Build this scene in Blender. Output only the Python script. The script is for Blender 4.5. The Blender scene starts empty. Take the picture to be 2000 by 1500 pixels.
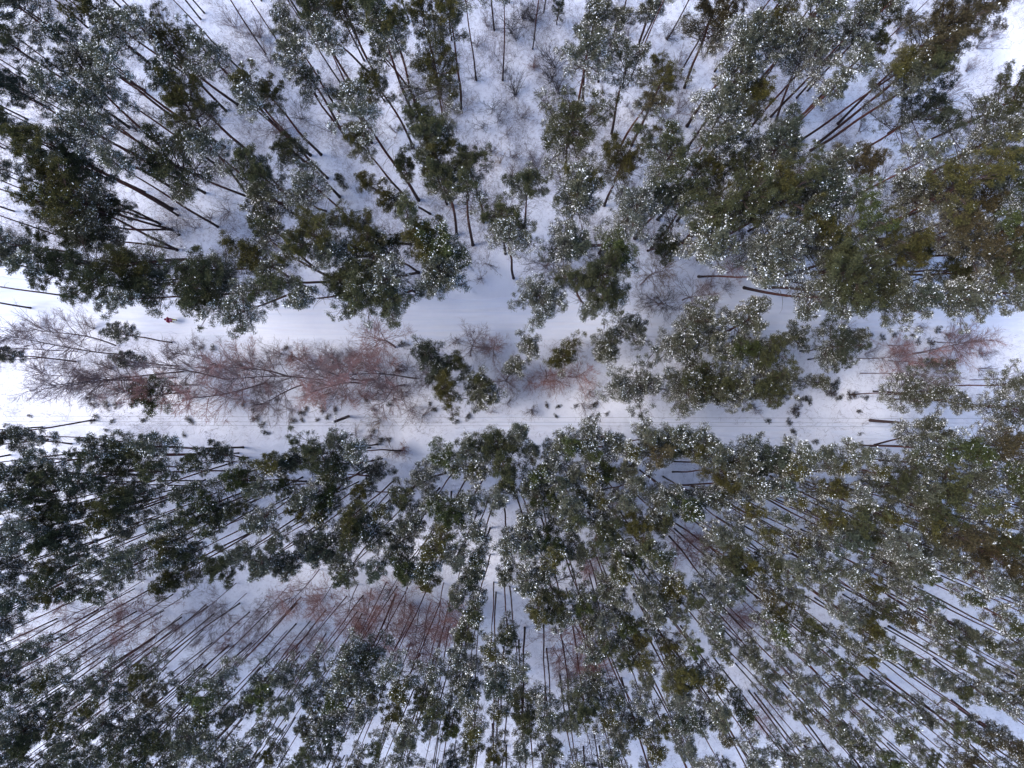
import bpy, math, random
import numpy as np
from mathutils import Vector, Matrix, noise as mnoise

S = bpy.context.scene
COL = S.collection
R_ = math.radians
rng = np.random.default_rng(11)
rnd = random.Random(7)

# ------------------------------------------------------------------ camera
CAM_H = 66.0
GS = CAM_H * 1.5 / 2000.0            # metres on the ground per photo pixel
cam_data = bpy.data.cameras.new('camera')
cam_data.sensor_width = 36.0
cam_data.lens = 24.0
cam_data.clip_end = 2000.0
cam = bpy.data.objects.new('camera', cam_data)
cam.location = (0, 0, CAM_H)
COL.objects.link(cam)
S.camera = cam

# ------------------------------------------------------------------ light
SUN_EL, SUN_AZ = R_(54), R_(272)     # azimuth clockwise from +Y (photo top)
world = bpy.data.worlds.new('World')
S.world = world
world.use_nodes = True
wn = world.node_tree
wn.nodes.clear()
wo = wn.nodes.new('ShaderNodeOutputWorld')
bg = wn.nodes.new('ShaderNodeBackground')
sky = wn.nodes.new('ShaderNodeTexSky')
sky.sky_type = 'NISHITA'
sky.sun_disc = False
sky.sun_elevation = SUN_EL
sky.sun_rotation = SUN_AZ
sky.air_density = 1.0
sky.dust_density = 1.4
sky.ozone_density = 3.0
bg.inputs['Strength'].default_value = 0.15
wn.links.new(sky.outputs[0], bg.inputs['Color'])
wn.links.new(bg.outputs[0], wo.inputs['Surface'])

sun_d = bpy.data.lights.new('sun', 'SUN')
sun_d.energy = 1.2
sun_d.angle = R_(28)
sun_d.color = (1.0, 0.95, 0.88)
sun = bpy.data.objects.new('sun', sun_d)
sv = Vector((math.sin(SUN_AZ) * math.cos(SUN_EL), math.cos(SUN_AZ) * math.cos(SUN_EL), math.sin(SUN_EL)))
sun.rotation_euler = sv.to_track_quat('Z', 'Y').to_euler()
sun.location = (0, 0, 120)
COL.objects.link(sun)

S.view_settings.view_transform = 'Standard'
S.view_settings.look = 'None'
S.view_settings.gamma = 1.0
S.view_settings.use_curve_mapping = False
S.view_settings.exposure = 1.45

# ------------------------------------------------------------------ helpers
def gxy(px, py, z=0.0):
    k = GS * (CAM_H - z) / CAM_H
    return ((px - 1000.0) * k, (750.0 - py) * k)

def prop(o, label=None, cat=None, group=None, kind=None):
    if label: o['label'] = label
    if cat: o['category'] = cat
    if group: o['group'] = group
    if kind: o['kind'] = kind

def mesh_np(name, verts, faces, mats, mat_idx=None, attrs=None, smooth=False):
    """verts (n,3); faces: (m,3) or (m,4) array, or list of such arrays"""
    if not isinstance(faces, list): faces = [faces]
    faces = [f for f in faces if len(f)]
    me = bpy.data.meshes.new(name)
    nl = sum(f.size for f in faces); nf = sum(len(f) for f in faces)
    me.vertices.add(len(verts)); me.loops.add(nl); me.polygons.add(nf)
    me.vertices.foreach_set('co', np.asarray(verts, np.float32).ravel())
    me.loops.foreach_set('vertex_index', np.concatenate([f.ravel() for f in faces]).astype(np.int32))
    tot = np.concatenate([np.full(len(f), f.shape[1]) for f in faces])
    st = np.concatenate([[0], np.cumsum(tot)[:-1]])
    me.polygons.foreach_set('loop_start', st.astype(np.int32))
    me.polygons.foreach_set('loop_total', tot.astype(np.int32))
    if mat_idx is not None:
        me.polygons.foreach_set('material_index', np.asarray(mat_idx, np.int32))
    if smooth:
        me.polygons.foreach_set('use_smooth', np.ones(nf, bool))
    for m in mats: me.materials.append(m)
    for an, arr in (attrs or {}).items():
        if arr.ndim == 1:
            a = me.attributes.new(an, 'FLOAT', 'POINT'); a.data.foreach_set('value', arr.astype(np.float32))
        else:
            a = me.attributes.new(an, 'FLOAT_COLOR', 'POINT')
            a.data.foreach_set('color', np.concatenate([arr, np.ones((len(arr), 1))], 1).astype(np.float32).ravel())
    me.update(calc_edges=True)
    return me

def ob(name, me, parent=None, loc=(0, 0, 0)):
    o = bpy.data.objects.new(name, me)
    o.location = loc
    COL.objects.link(o)
    if parent is not None: o.parent = parent
    return o

def empty(name, loc=(0, 0, 0)):
    o = bpy.data.objects.new(name, None)
    o.empty_display_size = 0.3
    o.location = loc
    COL.objects.link(o)
    return o

class Tubes:
    """collects tapered tubes into one vertex/face list"""
    def __init__(self): self.v = []; self.f = []; self.n = 0; self.z = []
    def add(self, pts, radii, sides=3, tag=0.0):
        pts = np.asarray(pts, float); k = len(pts)
        d = np.gradient(pts, axis=0)
        d /= (np.linalg.norm(d, axis=1, keepdims=True) + 1e-9)
        ref = np.array([0.0, 0, 1.0]) if abs(d[0][2]) < 0.9 else np.array([1.0, 0, 0])
        u = np.cross(d, ref); u /= (np.linalg.norm(u, axis=1, keepdims=True) + 1e-9)
        w = np.cross(d, u)
        a = np.arange(sides) * 2 * math.pi / sides
        r = np.asarray(radii, float)[:, None, None]
        ring = pts[:, None, :] + r * (np.cos(a)[None, :, None] * u[:, None, :] + np.sin(a)[None, :, None] * w[:, None, :])
        self.v.append(ring.reshape(-1, 3))
        self.z.append(np.full(k * sides, tag))
        i = np.arange(k - 1)[:, None] * sides; j = np.arange(sides)[None, :]; j2 = (j + 1) % sides
        q = np.stack([i + j, i + j2, i + sides + j2, i + sides + j], -1).reshape(-1, 4) + self.n
        self.f.append(q); self.n += k * sides
    def arrays(self):
        if not self.v: return np.zeros((0, 3)), np.zeros((0, 4), int)
        return np.concatenate(self.v), np.concatenate(self.f)
    def tags(self): return np.concatenate(self.z)

# ------------------------------------------------------------------ materials
def new_mat(name, rough=0.8, spec=0.3):
    m = bpy.data.materials.new(name); m.use_nodes = True
    nt = m.node_tree
    b = nt.nodes['Principled BSDF']
    b.inputs['Roughness'].default_value = rough
    b.inputs['Specular IOR Level'].default_value = spec
    return m, nt, b

def nd(nt, t, **kw):
    n = nt.nodes.new(t)
    for k, v in kw.items(): setattr(n, k, v)
    return n

def mixc(nt, fac, a, b, blend='MIX'):
    n = nd(nt, 'ShaderNodeMix', data_type='RGBA', blend_type=blend)
    for s, v in ((0, fac), (6, a), (7, b)):
        if hasattr(v, 'is_linked'): nt.links.new(v, n.inputs[s])
        elif s == 0: n.inputs[0].default_value = v
        else: n.inputs[s].default_value = (*v, 1)
    return n.outputs[2]

def ramp(nt, src, stops):
    n = nd(nt, 'ShaderNodeValToRGB')
    el = n.color_ramp.elements
    while len(el) < len(stops): el.new(0.5)
    for e, (p, c) in zip(el, stops):
        e.position = p; e.color = (*c, 1)
    nt.links.new(src, n.inputs[0])
    return n.outputs[0]

def noise_tex(nt, scale, detail=4, rough=0.55, vec=None):
    n = nd(nt, 'ShaderNodeTexNoise')
    n.inputs['Scale'].default_value = scale; n.inputs['Detail'].default_value = detail
    n.inputs['Roughness'].default_value = rough
    if vec is not None: nt.links.new(vec, n.inputs['Vector'])
    return n.outputs['Fac']

def needle_mat(name, per_vertex):
    m, nt, b = new_mat(name, 0.75, 0.25)
    if per_vertex:
        a = nd(nt, 'ShaderNodeAttribute', attribute_name='tone', attribute_type='INSTANCER'); base = a.outputs['Color']
    else:
        a = nd(nt, 'ShaderNodeObjectInfo'); base = a.outputs['Color']
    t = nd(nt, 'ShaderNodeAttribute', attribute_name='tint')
    c = ramp(nt, t.outputs['Fac'], [(0.0, (0.3, 0.3, 0.3)), (0.5, (1.0, 1.0, 0.97)), (1.0, (2.3, 2.15, 1.9))])  # tuft variety; the wide range also paints in self-shadow contrast missing in clumps
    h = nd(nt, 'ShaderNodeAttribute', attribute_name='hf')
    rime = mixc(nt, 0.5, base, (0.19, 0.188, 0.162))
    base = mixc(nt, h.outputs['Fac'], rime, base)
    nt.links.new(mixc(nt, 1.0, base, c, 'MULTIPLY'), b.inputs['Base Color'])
    return m
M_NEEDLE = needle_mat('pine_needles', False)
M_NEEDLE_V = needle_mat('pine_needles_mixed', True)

def snow_mat(name, col=(0.84, 0.85, 0.90), bump=0.0, bscale=6.0):
    m, nt, b = new_mat(name, 0.6, 0.3)
    b.inputs['Base Color'].default_value = (*col, 1)
    return m, nt, b
M_SNOW, _, _ = snow_mat('crown_snow', (0.88, 0.88, 0.88))

def bark_mat(name, dark, mid, red):
    m, nt, b = new_mat(name, 0.9, 0.15)
    tc = nd(nt, 'ShaderNodeTexCoord')
    sep = nd(nt, 'ShaderNodeSeparateXYZ')
    nt.links.new(tc.outputs['Object'], sep.inputs[0])
    zn = nd(nt, 'ShaderNodeMath', operation='MULTIPLY'); zn.inputs[1].default_value = 1 / 19.0
    nt.links.new(sep.outputs['Z'], zn.inputs[0])
    c = ramp(nt, zn.outputs[0], [(0.0, dark), (0.22, mid), (0.5, red), (0.95, red)])
    mp = nd(nt, 'ShaderNodeMapping'); mp.inputs['Scale'].default_value = (14, 14, 2.2)
    nt.links.new(tc.outputs['Object'], mp.inputs[0])
    n = noise_tex(nt, 1.0, 3, 0.6, mp.outputs[0])
    v = ramp(nt, n, [(0.3, (0.55, 0.55, 0.58)), (0.7, (1.35, 1.3, 1.25))])
    nt.links.new(mixc(nt, 1.0, c, v, 'MULTIPLY'), b.inputs['Base Color'])
    return m
M_BARK = bark_mat('pine_bark', (0.042, 0.032, 0.034), (0.072, 0.042, 0.040), (0.150, 0.064, 0.054))
M_LIMB, _nt, _b = new_mat('pine_limb_bark', 0.9, 0.15); _b.inputs['Base Color'].default_value = (0.085, 0.055, 0.05, 1)
M_DEAD, _nt, _b = new_mat('dead_branch_wood', 0.9, 0.15); _b.inputs['Base Color'].default_value = (0.19, 0.165, 0.16, 1)

def objcol_mat(name, mul=(1, 1, 1)):
    m, nt, b = new_mat(name, 0.85, 0.2)
    a = nd(nt, 'ShaderNodeObjectInfo')
    g = nd(nt, 'ShaderNodeNewGeometry')
    n = noise_tex(nt, 3.0, 3, 0.6, g.outputs['Position'])
    v = ramp(nt, n, [(0.3, tuple(0.7 * c for c in mul)), (0.7, tuple(1.3 * c for c in mul))])
    nt.links.new(mixc(nt, 1.0, a.outputs['Color'], v, 'MULTIPLY'), b.inputs['Base Color'])
    return m
M_TWIG = objcol_mat('bare_twigs')
M_BIRCH = objcol_mat('birch_bark', (0.8, 0.8, 0.85))

def flat_mat(name, col, rough=0.7, spec=0.3, metal=0.0, nscale=20.0, var=0.2):
    m, nt, b = new_mat(name, rough, spec)
    tc = nd(nt, 'ShaderNodeTexCoord')
    n = noise_tex(nt, nscale, 3, 0.6, tc.outputs['Object'])
    c = ramp(nt, n, [(0.25, tuple(x * (1 - var) for x in col)), (0.75, tuple(min(1, x * (1 + var)) for x in col))])
    nt.links.new(c, b.inputs['Base Color'])
    b.inputs['Metallic'].default_value = metal
    return m

# ground snow: slightly bluish, with faint litter showing through in the woods
def ground_mat(name, litter, road=False):
    m, nt, b = new_mat(name, 0.65, 0.25)
    g = nd(nt, 'ShaderNodeNewGeometry')
    n1 = noise_tex(nt, 0.35, 5, 0.6, g.outputs['Position'])
    base = ramp(nt, n1, [(0.3, (0.74, 0.745, 0.845)), (0.7, (0.81, 0.815, 0.89))])
    if litter:
        n2 = noise_tex(nt, 2.6, 6, 0.68, g.outputs['Position'])
        n3 = noise_tex(nt, 9.0, 4, 0.7, g.outputs['Position'])
        zone = nd(nt, 'ShaderNodeAttribute', attribute_name='wood')
        k = nd(nt, 'ShaderNodeMath', operation='MULTIPLY')
        nt.links.new(ramp(nt, n2, [(0.46, (0, 0, 0)), (0.7, (1, 1, 1))]), k.inputs[0])
        nt.links.new(zone.outputs['Fac'], k.inputs[1])
        k2 = nd(nt, 'ShaderNodeMath', operation='MULTIPLY')
        nt.links.new(k.outputs[0], k2.inputs[0])
        nt.links.new(ramp(nt, n3, [(0.42, (0.12, 0.12, 0.12)), (0.6, (1, 1, 1))]), k2.inputs[1])
        base = mixc(nt, k2.outputs[0], base, (0.33, 0.30, 0.36))
    if road:
        mp = nd(nt, 'ShaderNodeMapping'); mp.inputs['Scale'].default_value = (0.05, 1.8, 1)
        nt.links.new(g.outputs['Position'], mp.inputs[0])
        n4 = noise_tex(nt, 2.0, 4, 0.6, mp.outputs[0])
        st = ramp(nt, n4, [(0.42, (0, 0, 0)), (0.68, (1, 1, 1))])
        base = mixc(nt, mixc(nt, 0.75, (0, 0, 0), st), base, (0.70, 0.73, 0.85))
    nt.links.new(base, b.inputs['Base Color'])
    nb = noise_tex(nt, 5.0, 6, 0.65, g.outputs['Position'])
    bp = nd(nt, 'ShaderNodeBump'); bp.inputs['Strength'].default_value = 0.35 if not road else 0.15
    bp.inputs['Distance'].default_value = 0.12
    nt.links.new(nb, bp.inputs['Height']); nt.links.new(bp.outputs[0], b.inputs['Normal'])
    return m
M_GROUND = ground_mat('forest_snow', True)
M_ROAD = ground_mat('packed_road_snow', False, True)

# ------------------------------------------------------------------ ground, road, path
ROAD = np.array([(-1500, 560), (-400, 565), (0, 577), (150, 590), (250, 602), (500, 622), (750, 625), (1000, 620), (1250, 622),
                 (1500, 619), (1750, 614), (2000, 607), (2400, 600), (3500, 600)], float)
ROAD_HW = 1.9
PATH = np.array([(860, 832), (1000, 828), (1200, 830), (1400, 836), (1600, 842), (2000, 850), (2500, 860), (3500, 880)], float)
def road_y(xw):
    return (750.0 - np.interp(xw / GS + 1000.0, ROAD[:, 0], ROAD[:, 1])) * GS
def path_y(xw):
    return (750.0 - np.interp(xw / GS + 1000.0, PATH[:, 0], PATH[:, 1])) * GS
def smooth(a, b, x):
    t = np.clip((x - a) / (b - a), 0, 1); return t * t * (3 - 2 * t)

WAVES = [(rng.uniform(0, 6.28), rng.uniform(0, 6.28), 10 ** rng.uniform(-0.5, 0.75)) for _ in range(46)]
def lumps(x, y):
    z = np.zeros_like(x)
    for a, p, k in WAVES:
        z += 0.034 / k ** 0.75 * np.sin(k * (x * math.cos(a) + y * math.sin(a)) + p)
    return z
def wood_zone(x, y):
    """1 in the woods, 0 on the open road and under the wires"""
    px = x / GS + 1000; py = 750 - y / GS
    up = 1 - smooth(500, 555, py + 25 * np.sin(px * 0.021) + 12 * np.sin(px * 0.053))
    lo = smooth(850, 930, py + 15 * np.sin(px * 0.02))
    mid = smooth(640, 670, py) * (1 - smooth(765, 800, py)) * 0.65
    clr = smooth(780, 800, py) * (1 - smooth(850, 880, py)) * 0.35
    gap = np.exp(-(((px - 1960) / 75) ** 2 + ((py - 110) / 110) ** 2)) * 0.7
    return np.clip(np.maximum.reduce([up * (1 - gap), lo * 0.55, mid, clr]), 0, 1)
def ground_z(x, y):
    w = wood_zone(x, y)
    d = np.abs(y - road_y(x))
    cut = 1 - smooth(ROAD_HW - 0.25, ROAD_HW + 0.5, d)
    bank = 0.07 * np.exp(-((d - ROAD_HW - 0.55) / 0.35) ** 2)
    return lumps(x, y) * (0.35 + 0.75 * w) * (1 - cut) - 0.16 * cut + bank

def axis(half, step, far):
    a = np.arange(-half, half + 1e-6, step)
    o = half * np.array([1.06, 1.2, 1.5, 2.2, 3.5]) ; o = np.append(o, far)
    return np.concatenate([-o[::-1], a, o])
gx = axis(66, 0.42, 900.0); gy = axis(50, 0.42, 900.0)
X, Y = np.meshgrid(gx, gy)
Z = ground_z(X, Y)
nx, ny = len(gx), len(gy)
idx = np.arange(nx * ny).reshape(ny, nx)
gq = np.stack([idx[:-1, :-1], idx[:-1, 1:], idx[1:, 1:], idx[1:, :-1]], -1).reshape(-1, 4)
gm = mesh_np('ground', np.stack([X, Y, Z], -1).reshape(-1, 3), gq, [M_GROUND],
             attrs={'wood': wood_zone(X, Y).ravel()}, smooth=True)
o = ob('ground', gm); prop(o, 'snow covered forest floor', kind='structure')

def strip(name, xs, yc, hw, zfun, n, mat):
    t = np.linspace(-1, 1, n)
    Xs = np.repeat(xs[:, None], n, 1); T = np.repeat(t[None, :], len(xs), 0)
    wob = 1 + 0.10 * np.sin(xs * 0.31) + 0.06 * np.sin(xs * 0.83 + 1)
    Ys = yc(xs)[:, None] + T * hw * wob[:, None]
    Zs = zfun(Xs, Ys, T)
    i = np.arange(len(xs) * n).reshape(len(xs), n)
    q = np.stack([i[:-1, :-1], i[1:, :-1], i[1:, 1:], i[:-1, 1:]], -1).reshape(-1, 4)
    me = mesh_np(name, np.stack([Xs, Ys, Zs], -1).reshape(-1, 3), q, [mat], smooth=True)
    return ob(name, me)
def road_z(x, y, t):
    m = t * (ROAD_HW + 0.35)
    z = 0.012 * lumps(x * 0.3, y * 3.0) / 0.05 * 0.25
    for c in (-0.85, 0.72):
        cc = c + 0.12 * np.sin(x * 0.11) + 0.06 * np.sin(x * 0.37 + c)
        z = z - 0.075 * np.exp(-((m - cc) / 0.17) ** 2) + 0.04 * np.exp(-((np.abs(m - cc) - 0.36) / 0.13) ** 2)
    for am, fr, ph, of in ((0.5, 0.09, 0.4, 0.1), (0.7, 0.06, 2.1, -0.3), (0.35, 0.17, 4.0, 1.2)):
        cc = of + am * np.sin(x * fr + ph) + 0.12 * np.sin(x * 0.6 + ph)
        z = z - 0.035 * np.exp(-((m - cc) / 0.12) ** 2) * (0.5 + 0.5 * np.sin(x * 0.23 + ph))
    cc = -1.5 + 0.1 * np.sin(x * 0.2)
    z = z - 0.03 * np.exp(-((m - cc) / 0.1) ** 2)
    return z - 0.01 - 0.22 * smooth(0.86, 1.0, np.abs(t))
o = strip('road', np.concatenate([np.linspace(-400, -62, 30), np.arange(-60, 60.1, 0.35), np.linspace(62, 400, 30)]), road_y, ROAD_HW + 0.35, road_z, 41, M_ROAD)
prop(o, 'snow packed forest road with faint wheel tracks', kind='structure')
def path_z(x, y, t):
    e = 0.06 * (1 - smooth(0.6, 1.0, np.abs(t))) - 0.01
    r = sum(np.exp(-((np.abs(t) - c) / 0.09) ** 2) for c in (0.35,))
    return ground_z(x, y) * 0.6 + e - 0.05 * r - 0.12 * smooth(0.8, 1, np.abs(t))
o = strip('path', np.arange(-5.5, 60, 0.35), path_y, 0.95, path_z, 25, M_ROAD)
prop(o, 'narrow packed snow track under the wires', kind='structure')

# ------------------------------------------------------------------ pine crown prototypes
def make_crown(R, L, nb, ntuft, seed, ts=1.0):
    """tufts of needles on clumped branch pads; returns (needle mesh, [snow meshes light, mid, heavy], raw tuft data)"""
    g = np.random.default_rng(seed)
    lob = [(g.integers(2, 6), g.uniform(0, 6.28), g.uniform(0.08, 0.24)) for _ in range(4)]
    tb = Tubes()
    P = []; D = []; W = []; U = []
    az0 = g.uniform(0, 6.28)
    tb.add([(0, 0, -0.3), (0.05 * R, 0.03 * R, 0.45 * L), (0, 0, L * 0.93)], [0.075 * R / 1.6, 0.05 * R / 1.6, 0.012], 5)
    lens = []; br = []
    for i in range(nb):
        t = (i + g.uniform(0, 0.9)) / nb
        t = t ** 0.9
        prof = min(1.0, 0.62 + 1.35 * t) * math.sqrt(max(0.02, 1 - (max(0, t - 0.28) / 0.74) ** 2))
        az = az0 + i * 2.39996 + g.normal(0, 0.35)
        lobe = 1 + sum(a * math.sin(k * az + p) for k, p, a in lob)
        ln = R * prof * lobe * g.uniform(0.5, 1.35)
        if t < 0.12 and g.random() < 0.3: ln *= 1.25
        br.append((t, az, ln)); lens.append((ln ** 1.5 + 0.1) * (0.4 + 1.1 * t))
    lens = np.array(lens); cnt = np.maximum(4, (ntuft * lens / lens.sum()).astype(int))
    for (t, az, ln), c in zip(br, cnt):
        el = -0.12 + 0.95 * t + g.normal(0, 0.12)
        dx = np.array([math.cos(az) * math.cos(el), math.sin(az) * math.cos(el), math.sin(el)])
        side = np.array([-math.sin(az), math.cos(az), 0])
        z0 = L * t * 0.86
        s = np.linspace(0, 1, 5)
        bend = g.uniform(0.05, 0.3) * ln; sb = g.normal(0, 0.14) * ln
        curve = lambda u: (np.array([0, 0, z0])[None] + np.outer(u, dx) * ln + np.outer(u ** 2, [0, 0, 1]) * bend + np.outer(u ** 2, side) * sb)
        tb.add(curve(s), 0.028 * (R / 1.6) * (1 - 0.8 * s), 3)
        # sub shoots grouped into clumps
        ncl = max(3, int(5 + 7.0 * ln * (R / 1.6) ** 0.3 / max(R, 0.1)))
        uc = np.sqrt(g.uniform(0.10, 1.0, ncl)); uc[-1] = 1.0
        lat = g.uniform(-1, 1, ncl) * 0.42 * ln * (1.15 - uc) ** 0.5; lat[-1] *= 0.3
        cz = g.normal(0.02, 0.06, ncl) * R
        cc = curve(uc) + np.outer(lat, side) + np.outer(cz, [0, 0, 1])
        for j in range(ncl):
            b0 = curve(np.array([max(0.05, uc[j] - 0.3)]))[0]
            tb.add([b0, cc[j]], [0.014, 0.006], 3)
        pick = g.integers(0, ncl, c)
        rad = (0.07 + 0.17 * g.random(c)) * (R / 1.6) ** 0.5
        dirs = g.normal(0, 1, (c, 3)); dirs /= np.linalg.norm(dirs, axis=1, keepdims=True)
        off = dirs * (rad * g.random(c) ** 0.4)[:, None] * np.array([1.25, 1.25, 0.7])
        p = cc[pick] + off
        d = dirs * 0.8 + dx[None] * 0.7 + np.array([0, 0, 0.45])
        d /= np.linalg.norm(d, axis=1, keepdims=True)
        P.append(p); D.append(d)
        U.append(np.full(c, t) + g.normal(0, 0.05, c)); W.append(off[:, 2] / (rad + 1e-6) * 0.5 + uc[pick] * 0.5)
    P = np.concatenate(P); D = np.concatenate(D); W = np.concatenate(W); U = np.concatenate(U)
    n = len(P)
    # needle blades: 5 thin triangles per tuft
    nbld = 5
    rv = g.normal(0, 1, (n, nbld, 3)); rv -= (rv * D[:, None]).sum(-1, keepdims=True) * D[:, None]
    rv /= np.linalg.norm(rv, axis=-1, keepdims=True) + 1e-9
    dirb = D[:, None] * 0.75 + rv * 0.85
    ll = (g.uniform(0.10, 0.20, (n, nbld, 1))) * ts
    perp = np.cross(dirb, g.normal(0, 1, (n, nbld, 3))); perp /= np.linalg.norm(perp, axis=-1, keepdims=True) + 1e-9
    wv = perp * 0.0165 * ts
    base = P[:, None] - D[:, None] * 0.03
    tri = np.stack([base + dirb * ll * 0.35 + wv, base + dirb * ll * 0.35 - wv, base + dirb * ll], 2)   # n,nb,3,3
    tri[:, :, 0] += 0; nv = tri.reshape(-1, 3)
    nf = np.arange(len(nv)).reshape(-1, 3)
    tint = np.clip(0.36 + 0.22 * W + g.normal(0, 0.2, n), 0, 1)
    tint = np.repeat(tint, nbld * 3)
    bv, bf = tb.arrays()
    hf = np.clip((P[:, 2] / L - 0.5) / 0.32 + g.normal(0, 0.15, n), 0, 1)
    verts = np.concatenate([nv, bv])
    att = np.concatenate([tint, np.zeros(len(bv))])
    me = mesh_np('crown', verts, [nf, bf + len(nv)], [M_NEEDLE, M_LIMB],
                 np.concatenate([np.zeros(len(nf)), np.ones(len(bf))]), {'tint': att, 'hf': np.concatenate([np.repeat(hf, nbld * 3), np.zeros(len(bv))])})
    # snow lying on the tufts
    cl = np.sin(P[:, 0] * 5 + seed) * np.sin(P[:, 1] * 5.3 + 2 * seed) * 0.5 + np.sin(P[:, 2] * 4 + seed) * 0.3
    score = g.random(n) - 0.28 * cl - 0.22 * W + 0.3 * hf
    order = np.argsort(score)
    snows = []
    dd = D.copy(); dd[:, 2] *= 0.35; dd /= np.linalg.norm(dd, axis=1, keepdims=True) + 1e-9
    sd = np.cross(dd, [0, 0, 1.0]); sd /= np.linalg.norm(sd, axis=1, keepdims=True) + 1e-9
    a = (0.03 + 0.06 * g.random(n) ** 3)[:, None] * ts; b = a * g.uniform(0.35, 0.65, (n, 1))
    C0 = P + D * 0.07 * ts + np.array([0, 0, 0.03])
    quad = np.stack([C0 + dd * a, C0 + sd * b, C0 - dd * a, C0 - sd * b, C0 + np.array([0, 0, 1.0]) * b * 0.8], 1)
    for frac in (0.055, 0.135, 0.26):
        sel = order[: int(n * frac)]
        v = quad[sel].reshape(-1, 3)
        k = (np.arange(len(sel)) * 5)[:, None, None]
        f = (np.array([[0, 1, 4], [1, 2, 4], [2, 3, 4], [3, 0, 4]])[None] + k).reshape(-1, 3)
        snows.append(mesh_np('snow', v, f, [M_SNOW]))
    return dict(R=R, L=L, me=me, snow=snows, tri=tri, tint=tint.reshape(n, -1)[:, 0], hf=hf, quad=quad, order=order, br=(bv, bf))

CR_S = [make_crown(1.05, 3.6, 24, 2100, 100 + i) for i in range(5)]
CR_M = [make_crown(1.60, 4.2, 32, 4700, 200 + i) for i in range(7)]
CR_L = [make_crown(2.35, 5.0, 44, 9000, 300 + i) for i in range(6)]

# trunks: unit height 0..1, radius in metres for a 0.17 m butt
def make_trunk(seed, dead):
    g = np.random.default_rng(seed)
    tb = Tubes()
    z = np.array([-0.012, 0.0, 0.012, 0.04, 0.1, 0.2, 0.32, 0.44, 0.56, 0.68, 0.8, 0.9])
    r = np.array([0.235, 0.22, 0.19, 0.172, 0.16, 0.15, 0.138, 0.125, 0.11, 0.09, 0.065, 0.04])
    a1, a2, p1, p2 = g.normal(0, 0.3), g.normal(0, 0.12), g.uniform(0, 6.28), g.uniform(0, 6.28)
    env = np.sin(np.clip(z, 0, 1) * math.pi)
    x = env * a1 * math.cos(p1) + np.sin(z * 9 + p2) * a2 * env
    y = env * a1 * math.sin(p1) + np.cos(z * 8 + p2) * a2 * env
    tb.add(np.stack([x, y, z * 19.0], 1), r, 8)
    nm = tb.n; nfm = len(tb.f[0])
    for _ in range(dead):
        zz = g.uniform(0.42, 0.74)
        az = g.uniform(0, 6.28); ln = g.uniform(0.5, 1.9)
        bx, by = np.interp(zz, z, x), np.interp(zz, z, y)
        c, s = math.cos(az), math.sin(az)
        zz *= 19.0; dr = g.uniform(-0.35, 0.1)
        tb.add([(bx, by, zz), (bx + c * ln * 0.35, by + s * ln * 0.35, zz + 0.12 * ln), (bx + c * ln * 0.75, by + s * ln * 0.75, zz + 0.15 * ln + dr * 0.4 * ln), (bx + c * ln, by + s * ln, zz + dr * ln)],
               [0.026, 0.02, 0.014, 0.006], 4)
    v, f = tb.arrays()
    mi = np.zeros(len(f)); mi[nfm:] = 1
    # keep dead-branch tubes round after the stretch in z
    me = mesh_np('trunk', v, f, [M_BARK, M_DEAD], mi, smooth=True)
    return me, (v, f, mi)
TRUNKS = [make_trunk(40 + i, d) for i, d in enumerate((0, 6, 12, 3, 22, 8))]

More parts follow.
